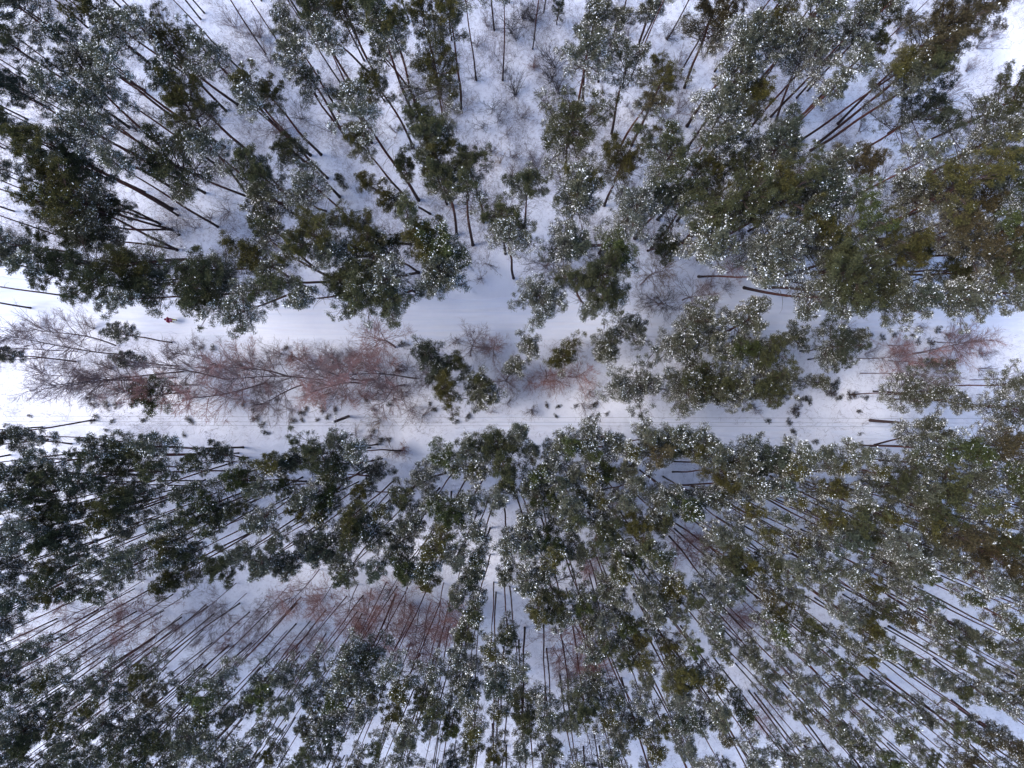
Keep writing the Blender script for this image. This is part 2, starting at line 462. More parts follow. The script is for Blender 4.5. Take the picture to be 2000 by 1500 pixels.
# ------------------------------------------------------------------ layout data (photo pixels of 2000 x 1500): crown x y width tone [base x y] [h]
# tones: d dark green, o olive, f frosted grey-green, b blue-dark, w white frosted, n brownish olive, g green
PINES = """
50 20 90 f;25 90 60 d;192 20 80 o 395 166;229 73 65 f;145 82 60 b;165 135 85 f 309 281;208 117 55 f;172 205 75 f;212 178 60 f;
37 180 65 b 270 304;99 168 55 f;343 100 88 o 465 205;410 110 70 f;335 158 70 b;372 215 95 o 473 385;480 160 50 o;490 205 45 f;
526 187 60 o 627 302;15 245 60 d;86 280 80 o;160 270 60 f;100 330 70 d;170 328 80 d 348 421;15 333 50 b;345 322 130 d 491 387;410 290 60 f;
140 385 105 o 322 445;486 315 55 d;515 348 66 d;262 42 50 f;182 258 60 f;230 322 50 f;
565 62 62 f 662 217;572 112 55 f;600 160 62 f 677 270;610 20 60 d;622 55 62 b 718 138;672 20 90 o 734 151;734 26 80 d 807 226;768 62 62 o;
742 106 50 d 820 208;638 78 50 f;825 26 62 o 862 185;876 36 72 o;850 150 98 o 877 281;735 172 66 o 807 288;700 218 66 f 818 392;
705 282 62 o 794 387;820 236 62 d;833 262 66 d;848 296 80 o 884 402;914 326 72 d;914 368 54 d;862 346 75 d;573 296 62 d 664 385;
716 356 44 o 757 388;789 328 52 d 818 392;604 356 60 f;760 388 54 o 840 418;
1156 75 82 f 1138 203;1146 112 76 f;1208 34 48 f 1179 133;1172 16 50 f 1169 159;1273 15 55 f 1252 75;1224 125 76 f 1195 260;
1294 155 72 o 1234 283;1264 203 42 n;1114 252 132 d 1104 338;1213 322 100 o 1180 402;1304 312 100 d;1377 330 62 o;1030 360 66 d;1130 372 74 o;
1390 36 110 n 1338 169;1502 65 92 o 1389 198;1455 88 80 f;1442 150 90 f;1468 192 82 o 1364 310;1411 222 90 f;1406 276 70 f;1494 288 80 f 1445 335;
1429 326 62 d;1481 352 70 o;1590 28 90 f;1727 18 72 o 1636 68;1688 36 60 f;1579 84 72 f 1527 243;1584 114 72 w;1511 95 64 f;1649 80 62 b 1555 192;
1706 88 48 d 1558 235;1628 172 52 f;1675 118 52 f;1756 140 80 o 1561 276;1831 68 112 n 1636 242;1901 26 82 n;1805 110 80 n;1810 138 72 d;
1789 226 98 b 1651 312;1675 324 82 n 1540 380;1605 330 66 f;1527 284 88 b;1519 360 72 o;1590 376 72 b;1964 204 112 d 1782 291;1927 274 112 f 1743 377;
1961 334 90 d;1849 376 112 o;1805 312 52 f;
160 398 118 o;161 440 100 d 348 421;184 464 82 d 342 487;216 406 62 d 303 432;146 516 98 d;208 554 92 d;232 585 40 f;273 518 98 o;296 554 88 d;
374 582 54 f;403 530 98 d;416 568 100 d;466 612 72 f;508 508 80 o 617 570;530 553 70 d;20 486 82 f 123 474;52 512 54 f;
520 392 88 f 605 413;585 382 56 f 636 412;513 456 48 d;540 452 52 d 614 523;573 478 48 d;617 462 92 o;640 496 62 f;
705 444 58 o;721 476 62 o;750 488 72 o 817 531;791 410 48 d;825 470 86 o;859 488 90 g;864 527 86 f;850 554 62 f;
672 552 88 d;716 532 82 d;700 580 82 d;760 586 78 d;747 547 70 f;586 583 48 f;981 424 78 d;996 466 62 f;
1125 394 86 f;1234 418 92 w;1099 476 78 w;1132 482 50 b;1205 494 78 g;1177 536 96 d;1119 543 60 d;1192 578 62 d;1152 604 42 f;1057 577 92 f;
1304 480 62 d 1265 490;1382 432 86 d;1386 476 90 f;1299 394 82 b;1351 386 70 d;1442 388 92 d;1455 424 64 d;1494 488 92 f;
1519 394 96 d;1597 392 90 b;1792 384 112 f 1711 427;1584 448 78 o;1522 480 92 w;1623 488 90 d;1493 539 54 f;1667 438 82 g;1722 470 62 o;1761 493 82 o;
1636 532 92 d;1597 578 88 f;1657 570 92 d;1714 553 82 d;1740 590 92 f;1789 574 62 b;1844 578 82 f;1896 584 64 f;1906 402 88 n;1865 444 72 n;1922 483 82 n;
1969 454 92 g;1974 496 82 d;1948 532 92 d;1805 483 62 d 1753 456;1857 527 86 d 1784 510;1974 573 72 f;1987 405 72 g
"""
# shorter trees of the strip between the two tracks
MID_PINES = """
835 688 66 b 11;856 714 58 b 10;898 714 46 d 9;868 757 66 o 11;936 745 54 d 10;938 772 68 f 10;1007 716 46 f 7;1190 668 70 f 11;1237 648 66 w 11;
1177 692 42 f 9;1351 632 98 f 13;1320 674 78 f 13;1452 630 88 f 13;1386 664 72 f 12;1452 684 74 g 13;1238 756 108 w 12;1359 736 100 d 13;1338 760 92 f 13;
1403 760 86 d 13;1494 752 92 d 13;1494 690 82 d 13;1440 742 70 f 13;1522 740 60 f 12;1101 697 64 o 9;1034 674 48 f 9;1545 660 56 b 9;1631 678 76 b 10;1662 662 48 f 8;1589 746 44 f 6;
1626 697 52 b 8;236 651 48 w 10;252 706 50 w 9;16 695 44 w 11;298 772 74 g 10;1756 770 66 f 11;1815 767 66 f 11;1866 780 50 f 11;1964 797 80 f 13;
1978 750 60 f 13;1813 708 30 f 4;1844 711 32 f 4;734 917 54 w 7;656 432 30 b 4;1092 20 26 b 4;666 354 26 b 4;664 195 26 f 4
"""
PINES_LOW = """
20 857 72 f 134 870;65 852 56 f;86 896 52 f;15 927 62 d;60 922 62 f;109 930 72 d;208 870 72 f;182 893 52 d;247 878 62 d;307 872 72 f;234 906 72 d;
307 923 68 d;286 888 58 d;390 902 58 d;432 886 64 f 473 902;221 943 82 b;104 961 82 d;39 974 72 f;104 1000 72 o;247 987 82 o;273 966 72 d;216 1013 62 o;
146 1000 62 d;78 1031 82 w;143 1039 72 d;255 1026 62 w;416 964 78 g;481 938 88 g;390 1008 68 d;428 1005 58 d;330 1021 52 b;416 1034 48 d;507 1016 56 f;
338 1057 72 o;333 1088 62 f;377 1081 48 d;364 1114 80 o;442 1098 78 d;476 1078 52 f;515 1100 58 f;203 1091 62 f;247 1112 62 f;109 1052 72 d;117 1099 62 o;
26 1104 82 f;15 1047 62 w;539 909 62 o;586 901 68 b;630 886 82 d;656 862 46 f;669 906 62 d;695 878 54 f;651 928 52 d;604 968 68 f;596 990 50 o;646 966 72 g;
625 1006 52 o;698 1001 68 o;703 1022 60 d;747 998 48 o;825 934 68 w;864 897 78 g;916 878 58 f;973 862 88 d;981 902 82 d;926 918 58 d;994 940 54 d;973 970 56 w;
799 1017 72 f;885 1001 82 g;916 980 60 f;859 1053 78 o;786 1058 82 f;934 1040 52 f;937 1080 52 d;791 1106 58 g;838 1106 58 d;929 1114 52 b;989 1066 52 f;
646 1061 90 b;669 1084 56 f;578 1092 78 f;523 1097 56 f;679 1114 48 d;729 1045 62 f;682 1053 52 d;510 954 52 f;515 1022 60 f;
1013 846 50 f;1036 881 48 f;1083 879 56 f;1081 912 52 w;1109 866 56 g;1146 858 76 f;1156 887 46 g;1198 871 62 f;1231 879 48 o;1263 850 56 f;1312 853 76 f;
1304 876 56 d;1351 858 82 f;1356 881 44 o;1276 892 66 n;1390 887 62 f;1400 917 72 o;1432 902 70 f;1481 897 82 b;1047 933 62 g;1034 957 52 f;1070 967 82 g;
1114 982 62 f;1099 944 44 b;1120 928 48 f;1153 928 56 o;1185 920 62 g;1221 922 52 f;1242 946 48 f;1140 974 48 d;1169 978 48 o;1283 970 80 w;1291 1011 62 d;
1242 1019 76 o;1333 978 72 g;1336 996 52 g;1387 975 72 f;1455 941 72 f;1481 959 60 f;1455 1001 56 o;1486 1032 48 o;1169 1030 82 d;1125 1014 52 d;1187 1017 60 f;
1073 1053 86 g;1029 1061 76 f;1081 1079 56 o;1208 1084 76 g;1281 1087 62 d;1213 1110 52 o;1411 1084 82 d;1452 1097 62 o;1400 1040 52 f;
1815 853 100 f 1709 869;1857 876 92 g;1935 871 92 n;1506 897 96 b;1540 923 60 o;1566 887 62 f;1602 892 56 f;1662 894 66 f;1761 902 76 f;1636 915 44 o;
1613 957 62 o;1672 965 52 w;1732 949 72 d;1839 957 96 d;1792 957 62 f;1961 944 100 g;1896 936 72 f;1657 1006 80 d;1719 1004 56 o;1792 988 92 d;1805 1022 52 o;
1930 1009 66 o;1597 1014 62 o;1527 1009 38 b;1555 978 38 o;1891 1066 110 n;1844 1040 82 n;1943 1048 72 d;1987 1100 82 n;1727 1040 82 w;1761 1079 82 w;
1636 1045 72 b;1550 1058 56 o;1579 1100 72 f;1501 1097 62 d;1727 1100 82 w;
78 1263 56 f;312 1349 56 n;421 1345 72 g;26 1345 66 g;138 1350 56 b;130 1397 44 o;499 1355 62 f;325 1418 96 d;250 1449 62 d;187 1470 82 f;15 1470 82 d;
78 1431 72 d;112 1119 60 d;117 1155 56 o;52 1163 66 b;208 1145 62 d;6 1182 60 b;
677 1121 42 d;835 1132 52 o;794 1121 44 d;921 1132 52 b;911 1222 58 d;960 1264 52 o;687 1267 52 f;677 1298 62 f;703 1314 76 f;661 1350 66 g;612 1353 52 f;
521 1335 66 g;794 1332 62 o;825 1355 48 d;906 1309 72 f;968 1319 66 b;911 1350 56 f;1010 1306 50 f;776 1379 52 o;926 1413 56 o;885 1407 56 g;978 1384 44 o;
661 1410 90 b;799 1423 62 f;846 1405 52 f;1078 1158 80 d;1029 1137 66 f;1099 1202 48 f;1135 1171 56 g;1187 1153 76 f;1182 1197 66 w;1218 1210 56 g;1187 1251 56 d;
1216 1272 48 d;1273 1189 70 f;1296 1145 56 o;1320 1137 50 o;1390 1150 82 w;1247 1275 56 o;1312 1303 72 o;1348 1314 56 o;1140 1366 76 d;1182 1392 52 o;
1239 1405 52 o;1270 1444 62 o;1335 1387 80 b;1021 1371 80 d;1682 1215 70 o;1510 1185 56 o;1685 1140 50 o
"""
# snow gaps in the lower wood where no crown may stand: cx cy rx ry
GAPS = [(565, 1012, 48, 40), (985, 1000, 42, 34), (978, 1175, 34, 48), (1016, 1210, 22, 60), (1150, 1110, 40, 36), (1330, 1060, 62, 48), (1085, 1295, 66, 66),
        (1205, 1300, 26, 22), (1255, 905, 28, 18), (1190, 905, 20, 14), (1775, 1228, 46, 26), (1885, 1008, 30, 16), (1965, 1003, 30, 34), (1135, 1455, 36, 44),
        (850, 1446, 38, 38), (1272, 1475, 30, 26), (1350, 1490, 44, 24), (1455, 1210, 48, 34), (1480, 1405, 44, 46), (1975, 850, 36, 16), (1560, 1440, 26, 22),
        (1785, 1350, 26, 16), (860, 940, 40, 18), (745, 905, 48, 50), (1590, 1225, 24, 30), (1420, 1180, 20, 16), (500, 980, 20, 20), (455, 1000, 16, 20), (1150, 1235, 16, 24), (820, 980, 26, 20)]
PINK = [(0, 1185), (180, 1160), (330, 1135), (560, 1118), (760, 1118), (890, 1150), (900, 1260), (800, 1300), (730, 1265), (640, 1250), (560, 1310), (440, 1300), (340, 1325), (270, 1300), (150, 1325), (40, 1290), (0, 1240)]
def in_poly(x, y, poly):
    c = False; j = len(poly) - 1
    for i in range(len(poly)):
        xi, yi = poly[i]; xj, yj = poly[j]
        if (yi > y) != (yj > y) and x < (xj - xi) * (y - yi) / (yj - yi) + xi: c = not c
        j = i
    return c

TONES = {'d': (0.056, 0.058, 0.026), 'o': (0.070, 0.062, 0.018), 'f': (0.084, 0.085, 0.058), 'b': (0.050, 0.058, 0.040),
         'w': (0.094, 0.096, 0.076), 'n': (0.064, 0.050, 0.024), 'g': (0.052, 0.062, 0.020)}
SNOWLV = {'d': 0, 'o': 0, 'f': 2, 'b': 1, 'w': 2, 'n': 0, 'g': 1}
WORDS = {'d': 'dark green', 'o': 'olive green', 'f': 'frosted grey-green', 'b': 'blue-green', 'w': 'white frosted', 'n': 'brownish olive', 'g': 'mid green'}

def parse(txt, mid=False):
    out = []
    for e in txt.replace('\n', '').split(';'):
        t = e.split()
        if not t: continue
        d = dict(x=float(t[0]), y=float(t[1]), w=float(t[2]), tone=t[3], base=None, h=None)
        if mid: d['h'] = float(t[4])
        elif len(t) >= 6: d['base'] = (float(t[4]), float(t[5]))
        out.append(d)
    return out
trees = parse(PINES)
for t in trees: t['zone'] = 'up'
low = parse(PINES_LOW)
for t in low: t['zone'] = 'low'
mid = parse(MID_PINES, True)
for t in mid: t['zone'] = 'mid'
trees += low + mid
fill = []
def clear_of(x, y, dist, extra):
    for t in extra:
        dd = dist if t.get('auto') else max(dist * 0.8, t['w'] * 0.52)
        if (t['x'] - x) ** 2 + (t['y'] - y) ** 2 < dd * dd: return False
    return True
# fill the dense plantation below the wires
for _ in range(9000):
    x, y = rnd.uniform(-20, 2020), rnd.uniform(900, 1520)
    if y < 930 + 20 * math.sin(x * 0.02) and x < 1480: continue
    if any(((x - a) / c) ** 2 + ((y - b) / d) ** 2 < 1.25 for a, b, c, d in GAPS) or in_poly(x, y, PINK): continue
    sp = (46 if x > 900 else 52) if y < 1150 or x > 900 else 45
    if not clear_of(x, y, sp, trees) or not clear_of(x, y, sp, fill): continue
    right = x / 2000.0
    tone = rnd.choices('dofbwng', (26, 14, 34, 8, 6 + 22 * right * (y > 1000), 6 * right, 8))[0]
    if x < 700 and y > 1280: tone = rnd.choice('fffwfdo')
    fill.append(dict(x=x, y=y, w=rnd.uniform(44, 68) if sp > 40 else rnd.uniform(34, 54), tone=tone, base=None, h=None, auto=True, zone='low'))
# trees whose crowns stand outside the picture but whose trunks lean into it
outer = []
for _ in range(9000):
    x, y = rnd.uniform(-420, 2420), rnd.uniform(-320, 1820)
    if -25 < x < 2025 and -25 < y < 1525: continue
    if 548 < y < 858: continue
    if y < 700 and x > 1900 and y < 160: continue
    sp = 62 if y > 700 else 78
    if not clear_of(x, y, sp, outer) or not clear_of(x, y, sp, trees): continue
    outer.append(dict(x=x, y=y, w=rnd.uniform(50, 84), tone=rnd.choice('ddoffbg'), base=None, h=None, auto=True, zone='out'))

for _ in range(6000):  # unseen wood further out, added to shade the edges from low light
    x, y = rnd.uniform(-1100, 3100), rnd.uniform(-900, 2400)
    if -420 < x < 2420 and -320 < y < 1820: continue
    if 548 < y < 858: continue
    if not clear_of(x, y, 125, outer): continue
    outer.append(dict(x=x, y=y, w=rnd.uniform(80, 110), tone=rnd.choice('ddoffbg'), base=None, h=None, auto=True, zone='out'))

def solve(t):
    """photo crown -> base point, tree height, crown size, lean"""
    g = rnd
    if t['zone'] == 'mid': hz = t['h']
    elif t['zone'] == 'low': hz = g.uniform(17.5, 20.5)
    else: hz = g.uniform(17.5, 21)
    if t['zone'] == 'mid': D0 = t['w'] * GS * (CAM_H - hz * 0.85) / CAM_H
    else: D0 = t['w'] * GS * (CAM_H - 16.5) / CAM_H
    D0 *= {'mid': 1.0, 'up': 1.1, 'low': 1.0, 'out': 1.05}[t['zone']]
    Lc = min(max((1.85 if t['zone'] == 'low' else 1.45) * D0 + 1.0, 2.8), 6.8)
    if t['zone'] == 'mid': Lc = min(Lc, hz * 0.8)
    if t['zone'] == 'low': D0 *= 0.86 if t.get('auto') or (t['x'] < 520) else 0.94
    cx, cy = t['x'] - 1000, 750 - t['y']
    zc = hz - 0.5 * Lc
    if t['base']:
        bx, by = t['base'][0] - 1000, 750 - t['base'][1]
        rb = math.hypot(bx, by)
        rc = (cx * bx + cy * by) / rb
        zc = min(max(CAM_H * (1 - rb / max(rc, 1)), 11.0), 19.5)
        hz = zc + 0.47 * Lc
    k = GS * (CAM_H - zc) / CAM_H
    C = Vector((cx * k, cy * k, zc))
    if t['base']:
        B = Vector((bx * GS, by * GS, 0))
        off = Vector((C.x - B.x, C.y - B.y, 0))
        if off.length > 2.6: B = Vector((C.x, C.y, 0)) - off.normalized() * 2.6
    else:
        j = 0.035 * hz
        B = Vector((C.x + g.uniform(-j, j), C.y + g.uniform(-j, j), 0))
        if t['zone'] == 'up' and t['y'] > 470: B.y = max(B.y, (750 - min(562, t['y'] - g.uniform(-6, 16))) * GS)
        elif t['zone'] == 'up' and t['y'] > 380: B.y = max(B.y, (750 - 545) * GS)
        if t['zone'] == 'low' and t['y'] < 960: B.y = min(B.y, (750 - max(868, t['y'] + g.uniform(-12, 12))) * GS)
        if t['zone'] == 'mid' and 600 < t['y'] < 800: B.y = min(max(B.y, (750 - 785) * GS), (750 - 668) * GS)
    t.update(B=B, C=C, H=hz, D=D0, L=Lc)
for t in trees + fill + outer: solve(t)

inframe = trees + fill
inframe.sort(key=lambda t: -t['w'])
single = [t for t in inframe if not t.get('auto')]
rest_auto = [t for t in inframe if t.get('auto')]
ntall = len([t for t in single])
NMAX = 330
if len(single) > NMAX:
    single.sort(key=lambda t: -(t['w'] + (40 if t['zone'] != 'low' else 0)))
    mass = single[NMAX:] + rest_auto
    single = single[:NMAX]
else:
    k = NMAX - len(single)
    mass = rest_auto[k:]; single += rest_auto[:k]
print('pines single', len(single), 'mass', len(mass), 'outer', len(outer), 'hand', ntall)

# ---- labels
used = set()
SPECIAL = [
 (1238, 756, 'star shaped pine thick with white snow, alone left of the central dark cluster'),
 (1114, 252, 'broad dark pine standing alone in the open wood, short trunk pointing down'),
 (716, 356, 'small round olive pine alone in the clearing between leaning trunks'),
 (345, 322, 'very large dark green pine crown at left with white flecked lower edge'),
 (1057, 577, 'round snow speckled pine on the upper road edge at the open junction'),
 (835, 688, 'blue-green pine at the left end of the middle evergreen cluster'),
 (938, 772, 'oval snow flecked pine just above the wires, lowest of the middle cluster'),
 (868, 757, 'olive pine at the lower left of the middle evergreen cluster'),
 (1190, 668, 'left one of two pale joined pine crowns on the road edge'),
 (1237, 648, 'right one of two pale joined pine crowns on the road edge'),
 (298, 774, 'single green pine at the lower edge of the reddish birch row'),
 (734, 917, 'slim white frosted young pine alone in the snow below the red-brown pole'),
 (1805, 853, 'wide frosted pine just below the dark pole at right'),
 (1831, 68, 'large brownish olive pine crown at the edge of the bright top right clearing'),
 (1756, 140, 'olive gold pine crown left of the top right clearing'),
 (1789, 226, 'dark blue-green pine spread over bare snow below the top right clearing'),
 (1891, 1066, 'large brownish olive pine crown near the right edge of the lower wood'),
 (850, 150, 'open olive pine crown with long red trunk reaching down, top centre-left'),
 (1224, 125, 'frosted pine with long thin bare red trunk in the open top wood'),
 (1294, 155, 'compact olive pine right of the frosted long trunked pine'),
 (1092, 20, 'tiny dark young pine touching the top edge near the centre'),
 (656, 432, 'tiny dark young pine between larger pines above the road'),
 (234, 651, 'small brownish pine at the road edge left, by the walking person'),
 (700, 218, 'snow speckled pine with a curved pale trunk, top left of centre'),
]
COLS = [(0, 230, 'at the far left'), (230, 520, 'at left'), (520, 820, 'left of centre'), (820, 1150, 'near the centre line'), (1150, 1460, 'right of centre'), (1460, 1750, 'at right'), (1750, 9999, 'at the far right')]
ROWS = [(-999, 110, 'along the top edge'), (110, 230, 'high in the upper wood'), (230, 350, 'deep in the upper wood'), (350, 470, 'low in the upper wood'), (470, 640, 'overhanging the upper road side'),
        (640, 700, 'along the lower road side'), (700, 765, 'in the middle strip'), (765, 850, 'in the wires clearing'), (850, 940, 'just below the wires'), (940, 1040, 'behind the lower edge row'), (1040, 1150, 'high in the lower wood'),
        (1150, 1260, 'halfway down the lower wood'), (1260, 1390, 'low in the lower wood'), (1390, 9999, 'along the bottom edge')]
ORD = ['first', 'second', 'third', 'fourth', 'fifth', 'sixth', 'seventh', 'eighth', 'ninth', 'tenth', 'eleventh', 'twelfth', 'thirteenth', 'fourteenth', 'fifteenth', 'sixteenth', 'seventeenth']
LABELQ = {}
def place(x, y):
    c = next(n for a, b, n in COLS if x < b); r = next(n for a, b, n in ROWS if y < b)
    return r + ' ' + c
def queue_label(o, what, x, y):
    """labels are settled at the end: alike things of one part of the photo are told apart by their order from the left"""
    LABELQ.setdefault((what, place(x, y)), []).append((x, y, o))
def settle_labels():
    for (what, where), l in LABELQ.items():
        l.sort(key=lambda e: e[0])
        for k, (x, y, o) in enumerate(l):
            o['label'] = f"{what} {where}" if len(l) == 1 else (f"leftmost {what} {where}" if k == 0 else (f"rightmost {what} {where}" if k == len(l) - 1 else f"{ORD[k]} {what} from the left {where}"))
def label_tree(t, root):
    for p in SPECIAL:
        if abs(p[0] - t['x']) < 1.5 and abs(p[1] - t['y']) < 1.5: root['label'] = p[2]; return
    size = 'large ' if t['w'] > 92 else ('small ' if t['w'] < 50 else '')
    queue_label(root, f"{size}{WORDS[t['tone']]} pine", t['x'], t['y'])

def quat_to(v):
    return Vector((0, 0, 1)).rotation_difference(v.normalized())
def build_pine(t, i):
    B, C, hz = t['B'], t['C'], t['H']
    gz = float(ground_z(np.array([B.x]), np.array([B.y]))[0])
    root = empty('pine_tree', (B.x, B.y, gz))
    ax = (C - Vector((B.x, B.y, gz))).normalized()
    root.rotation_mode = 'QUATERNION'; root.rotation_quaternion = quat_to(ax)
    ln = hz
    fam = CR_S if t['D'] < 2.35 else (CR_M if t['D'] < 3.75 else CR_L)
    cr = fam[rnd.randrange(len(fam))]
    sxy = t['D'] / 2 / cr['R']; sz = t['L'] / cr['L']
    tr = TRUNKS[rnd.randrange(len(TRUNKS))][0]
    tk = rnd.uniform(0.85, 1.15) * (0.5 if t['zone'] == 'low' else (0.42 + 0.018 * hz if t['zone'] == 'up' else 0.03 * hz + 0.1))
    o = ob('trunk', tr, root); o.scale = (tk, tk, ln * 0.97 / 19.0); o.rotation_euler.z = rnd.uniform(0, 6.28)
    c = ob('crown', cr['me'], root, (0, 0, ln - t['L'])); c.scale = (sxy, sxy, sz)
    c.rotation_euler.z = rnd.uniform(0, 6.28)
    base = np.array(TONES[t['tone']]) * rnd.uniform(0.85, 1.2)
    c.color = (*base, 1)
    lv = SNOWLV[t['tone']]
    if rnd.random() < 0.3: lv = min(2, lv + 1)
    s = ob('snow', cr['snow'][lv], c); s['kind'] = 'stuff'
    label_tree(t, root)
    prop(root, None, 'pine tree', {'up': 'tall pines of the upper wood', 'low': 'slender pines of the lower wood', 'mid': 'pines in the strip between road and wires'}[t['zone']])
for i, t in enumerate(single): build_pine(t, i)

# ---- the remaining pines: one mass, the same crowns and trunks set out on points
def joined_proto(cr, lv):
    """needles, limbs and snow of one crown as one mesh whose needle colour comes from the point it is set on"""
    src, sn = cr['me'], cr['snow'][lv]
    def grab(me):
        v = np.empty(len(me.vertices) * 3, np.float32); me.vertices.foreach_get('co', v)
        li = np.empty(len(me.loops), np.int32); me.loops.foreach_get('vertex_index', li)
        tot = np.empty(len(me.polygons), np.int32); me.polygons.foreach_get('loop_total', tot)
        mi = np.empty(len(me.polygons), np.int32); me.polygons.foreach_get('material_index', mi)
        return v.reshape(-1, 3), li, tot, mi
    v, li, tot, mi = grab(src); v2, li2, tot2, _ = grab(sn)
    n3 = int((tot == 3).sum())
    f3 = li[: n3 * 3].reshape(-1, 3); f4 = li[n3 * 3:].reshape(-1, 4); fs = li2.reshape(-1, 3) + len(v)
    at = {}
    for nm in ('tint', 'hf'):
        x = np.empty(len(v), np.float32); src.attributes[nm].data.foreach_get('value', x)
        at[nm] = np.concatenate([x, np.ones(len(v2))])
    me = mesh_np('pine_shape', np.concatenate([v, v2]), [f3, f4, fs], [M_NEEDLE_V, M_LIMB, M_SNOW],
                 np.concatenate([mi, np.full(len(fs), 2)]), at)
    return bpy.data.objects.new('pine_shape', me)
def build_mass(ts):
    fams = {0: [(c, joined_proto(c, k % 2 + 1)) for k, c in enumerate(CR_S)], 1: [(c, joined_proto(c, (k + 1) % 3)) for k, c in enumerate(CR_M[:5])]}
    trunk_obs = [bpy.data.objects.new('pine_shape', TRUNKS[k][0]) for k in (0, 3, 1)]
    g = np.random.default_rng(5)
    P = []; E = []; SC = []; TN = []; K = []; IX = []
    for t in ts:
        fam = 0 if t['D'] < 2.5 else 1
        R, L = ((1.05, 3.6), (1.60, 4.2))[fam]
        ax = (t['C'] - t['B']).normalized()
        q = quat_to(ax)
        col = np.array(TONES[t['tone']]) * g.uniform(0.85, 1.2)
        def put(kind, dist, sc, az):
            P.append(tuple(t['B'] + ax * dist)); SC.append(sc); TN.append(col); K.append(kind); IX.append(int(g.integers(0, 1000)))
            E.append(tuple((q @ Matrix.Rotation(az, 3, 'Z').to_quaternion()).to_euler()))
        put(fam, t['H'] - t['L'], (t['D'] / 2 / R, t['D'] / 2 / R, t['L'] / L), g.uniform(0, 6.28))
        slim = t['zone'] != 'up' and t['y'] > 1150 and t['x'] < 950
        tk = g.uniform(0.8, 1.15) * (0.34 if slim else 0.46)
        put(2, 0.0, (tk, tk, t['H'] * 0.97 / 19.0), g.uniform(0, 6.28))
    me = bpy.data.meshes.new('pine_forest'); me.from_pydata(P, [], [])
    for nm, tp, arr, key in (('rot', 'FLOAT_VECTOR', E, 'vector'), ('scl', 'FLOAT_VECTOR', SC, 'vector')):
        at = me.attributes.new(nm, tp, 'POINT'); at.data.foreach_set(key, np.array(arr, np.float32).ravel())
    at = me.attributes.new('tone', 'FLOAT_COLOR', 'POINT'); at.data.foreach_set('color', np.concatenate([np.array(TN), np.ones((len(TN), 1))], 1).astype(np.float32).ravel())
    for nm, arr in (('part', K), ('pick', IX)):
        at = me.attributes.new(nm, 'INT', 'POINT'); at.data.foreach_set('value', np.array(arr, np.int32))
    ng = bpy.data.node_groups.new('pine_forest', 'GeometryNodeTree')
    ng.interface.new_socket('Geometry', in_out='INPUT', socket_type='NodeSocketGeometry')
    ng.interface.new_socket('Geometry', in_out='OUTPUT', socket_type='NodeSocketGeometry')
    N, Lk = ng.nodes, ng.links
    gi, go = N.new('NodeGroupInput'), N.new('NodeGroupOutput')
    def named(nm, tp):
        n = N.new('GeometryNodeInputNamedAttribute'); n.data_type = tp; n.inputs['Name'].default_value = nm; return n.outputs[0]
    e2r = N.new('FunctionNodeEulerToRotation'); Lk.new(named('rot', 'FLOAT_VECTOR'), e2r.inputs[0])
    scl, part, pick = named('scl', 'FLOAT_VECTOR'), named('part', 'INT'), named('pick', 'INT')
    jn = N.new('GeometryNodeJoinGeometry')
    for kind, obs in ((0, [o for _, o in fams[0]]), (1, [o for _, o in fams[1]]), (2, trunk_obs)):
        g2i = N.new('GeometryNodeGeometryToInstance')
        for o in obs:
            oi = N.new('GeometryNodeObjectInfo'); oi.transform_space = 'ORIGINAL'
            oi.inputs['Object'].default_value = o; oi.inputs['As Instance'].default_value = False
            Lk.new(oi.outputs['Geometry'], g2i.inputs[0])
        cmp_ = N.new('FunctionNodeCompare'); cmp_.data_type = 'INT'; cmp_.operation = 'EQUAL'
        Lk.new(part, cmp_.inputs[2]); cmp_.inputs[3].default_value = kind
        iop = N.new('GeometryNodeInstanceOnPoints')
        Lk.new(gi.outputs[0], iop.inputs['Points']); Lk.new(cmp_.outputs[0], iop.inputs['Selection'])
        Lk.new(g2i.outputs[0], iop.inputs['Instance']); iop.inputs['Pick Instance'].default_value = True
        Lk.new(pick, iop.inputs['Instance Index']); Lk.new(e2r.outputs[0], iop.inputs['Rotation']); Lk.new(scl, iop.inputs['Scale'])
        Lk.new(iop.outputs[0], jn.inputs[0])
    Lk.new(jn.outputs[0], go.inputs[0])
    o = ob('pine_forest', me)
    md = o.modifiers.new('forest', 'NODES'); md.node_group = ng
    return o
pf = build_mass(mass + outer)
prop(pf, 'mass of smaller snowy pines filling the woods to the photo edges', 'forest', kind='stuff')

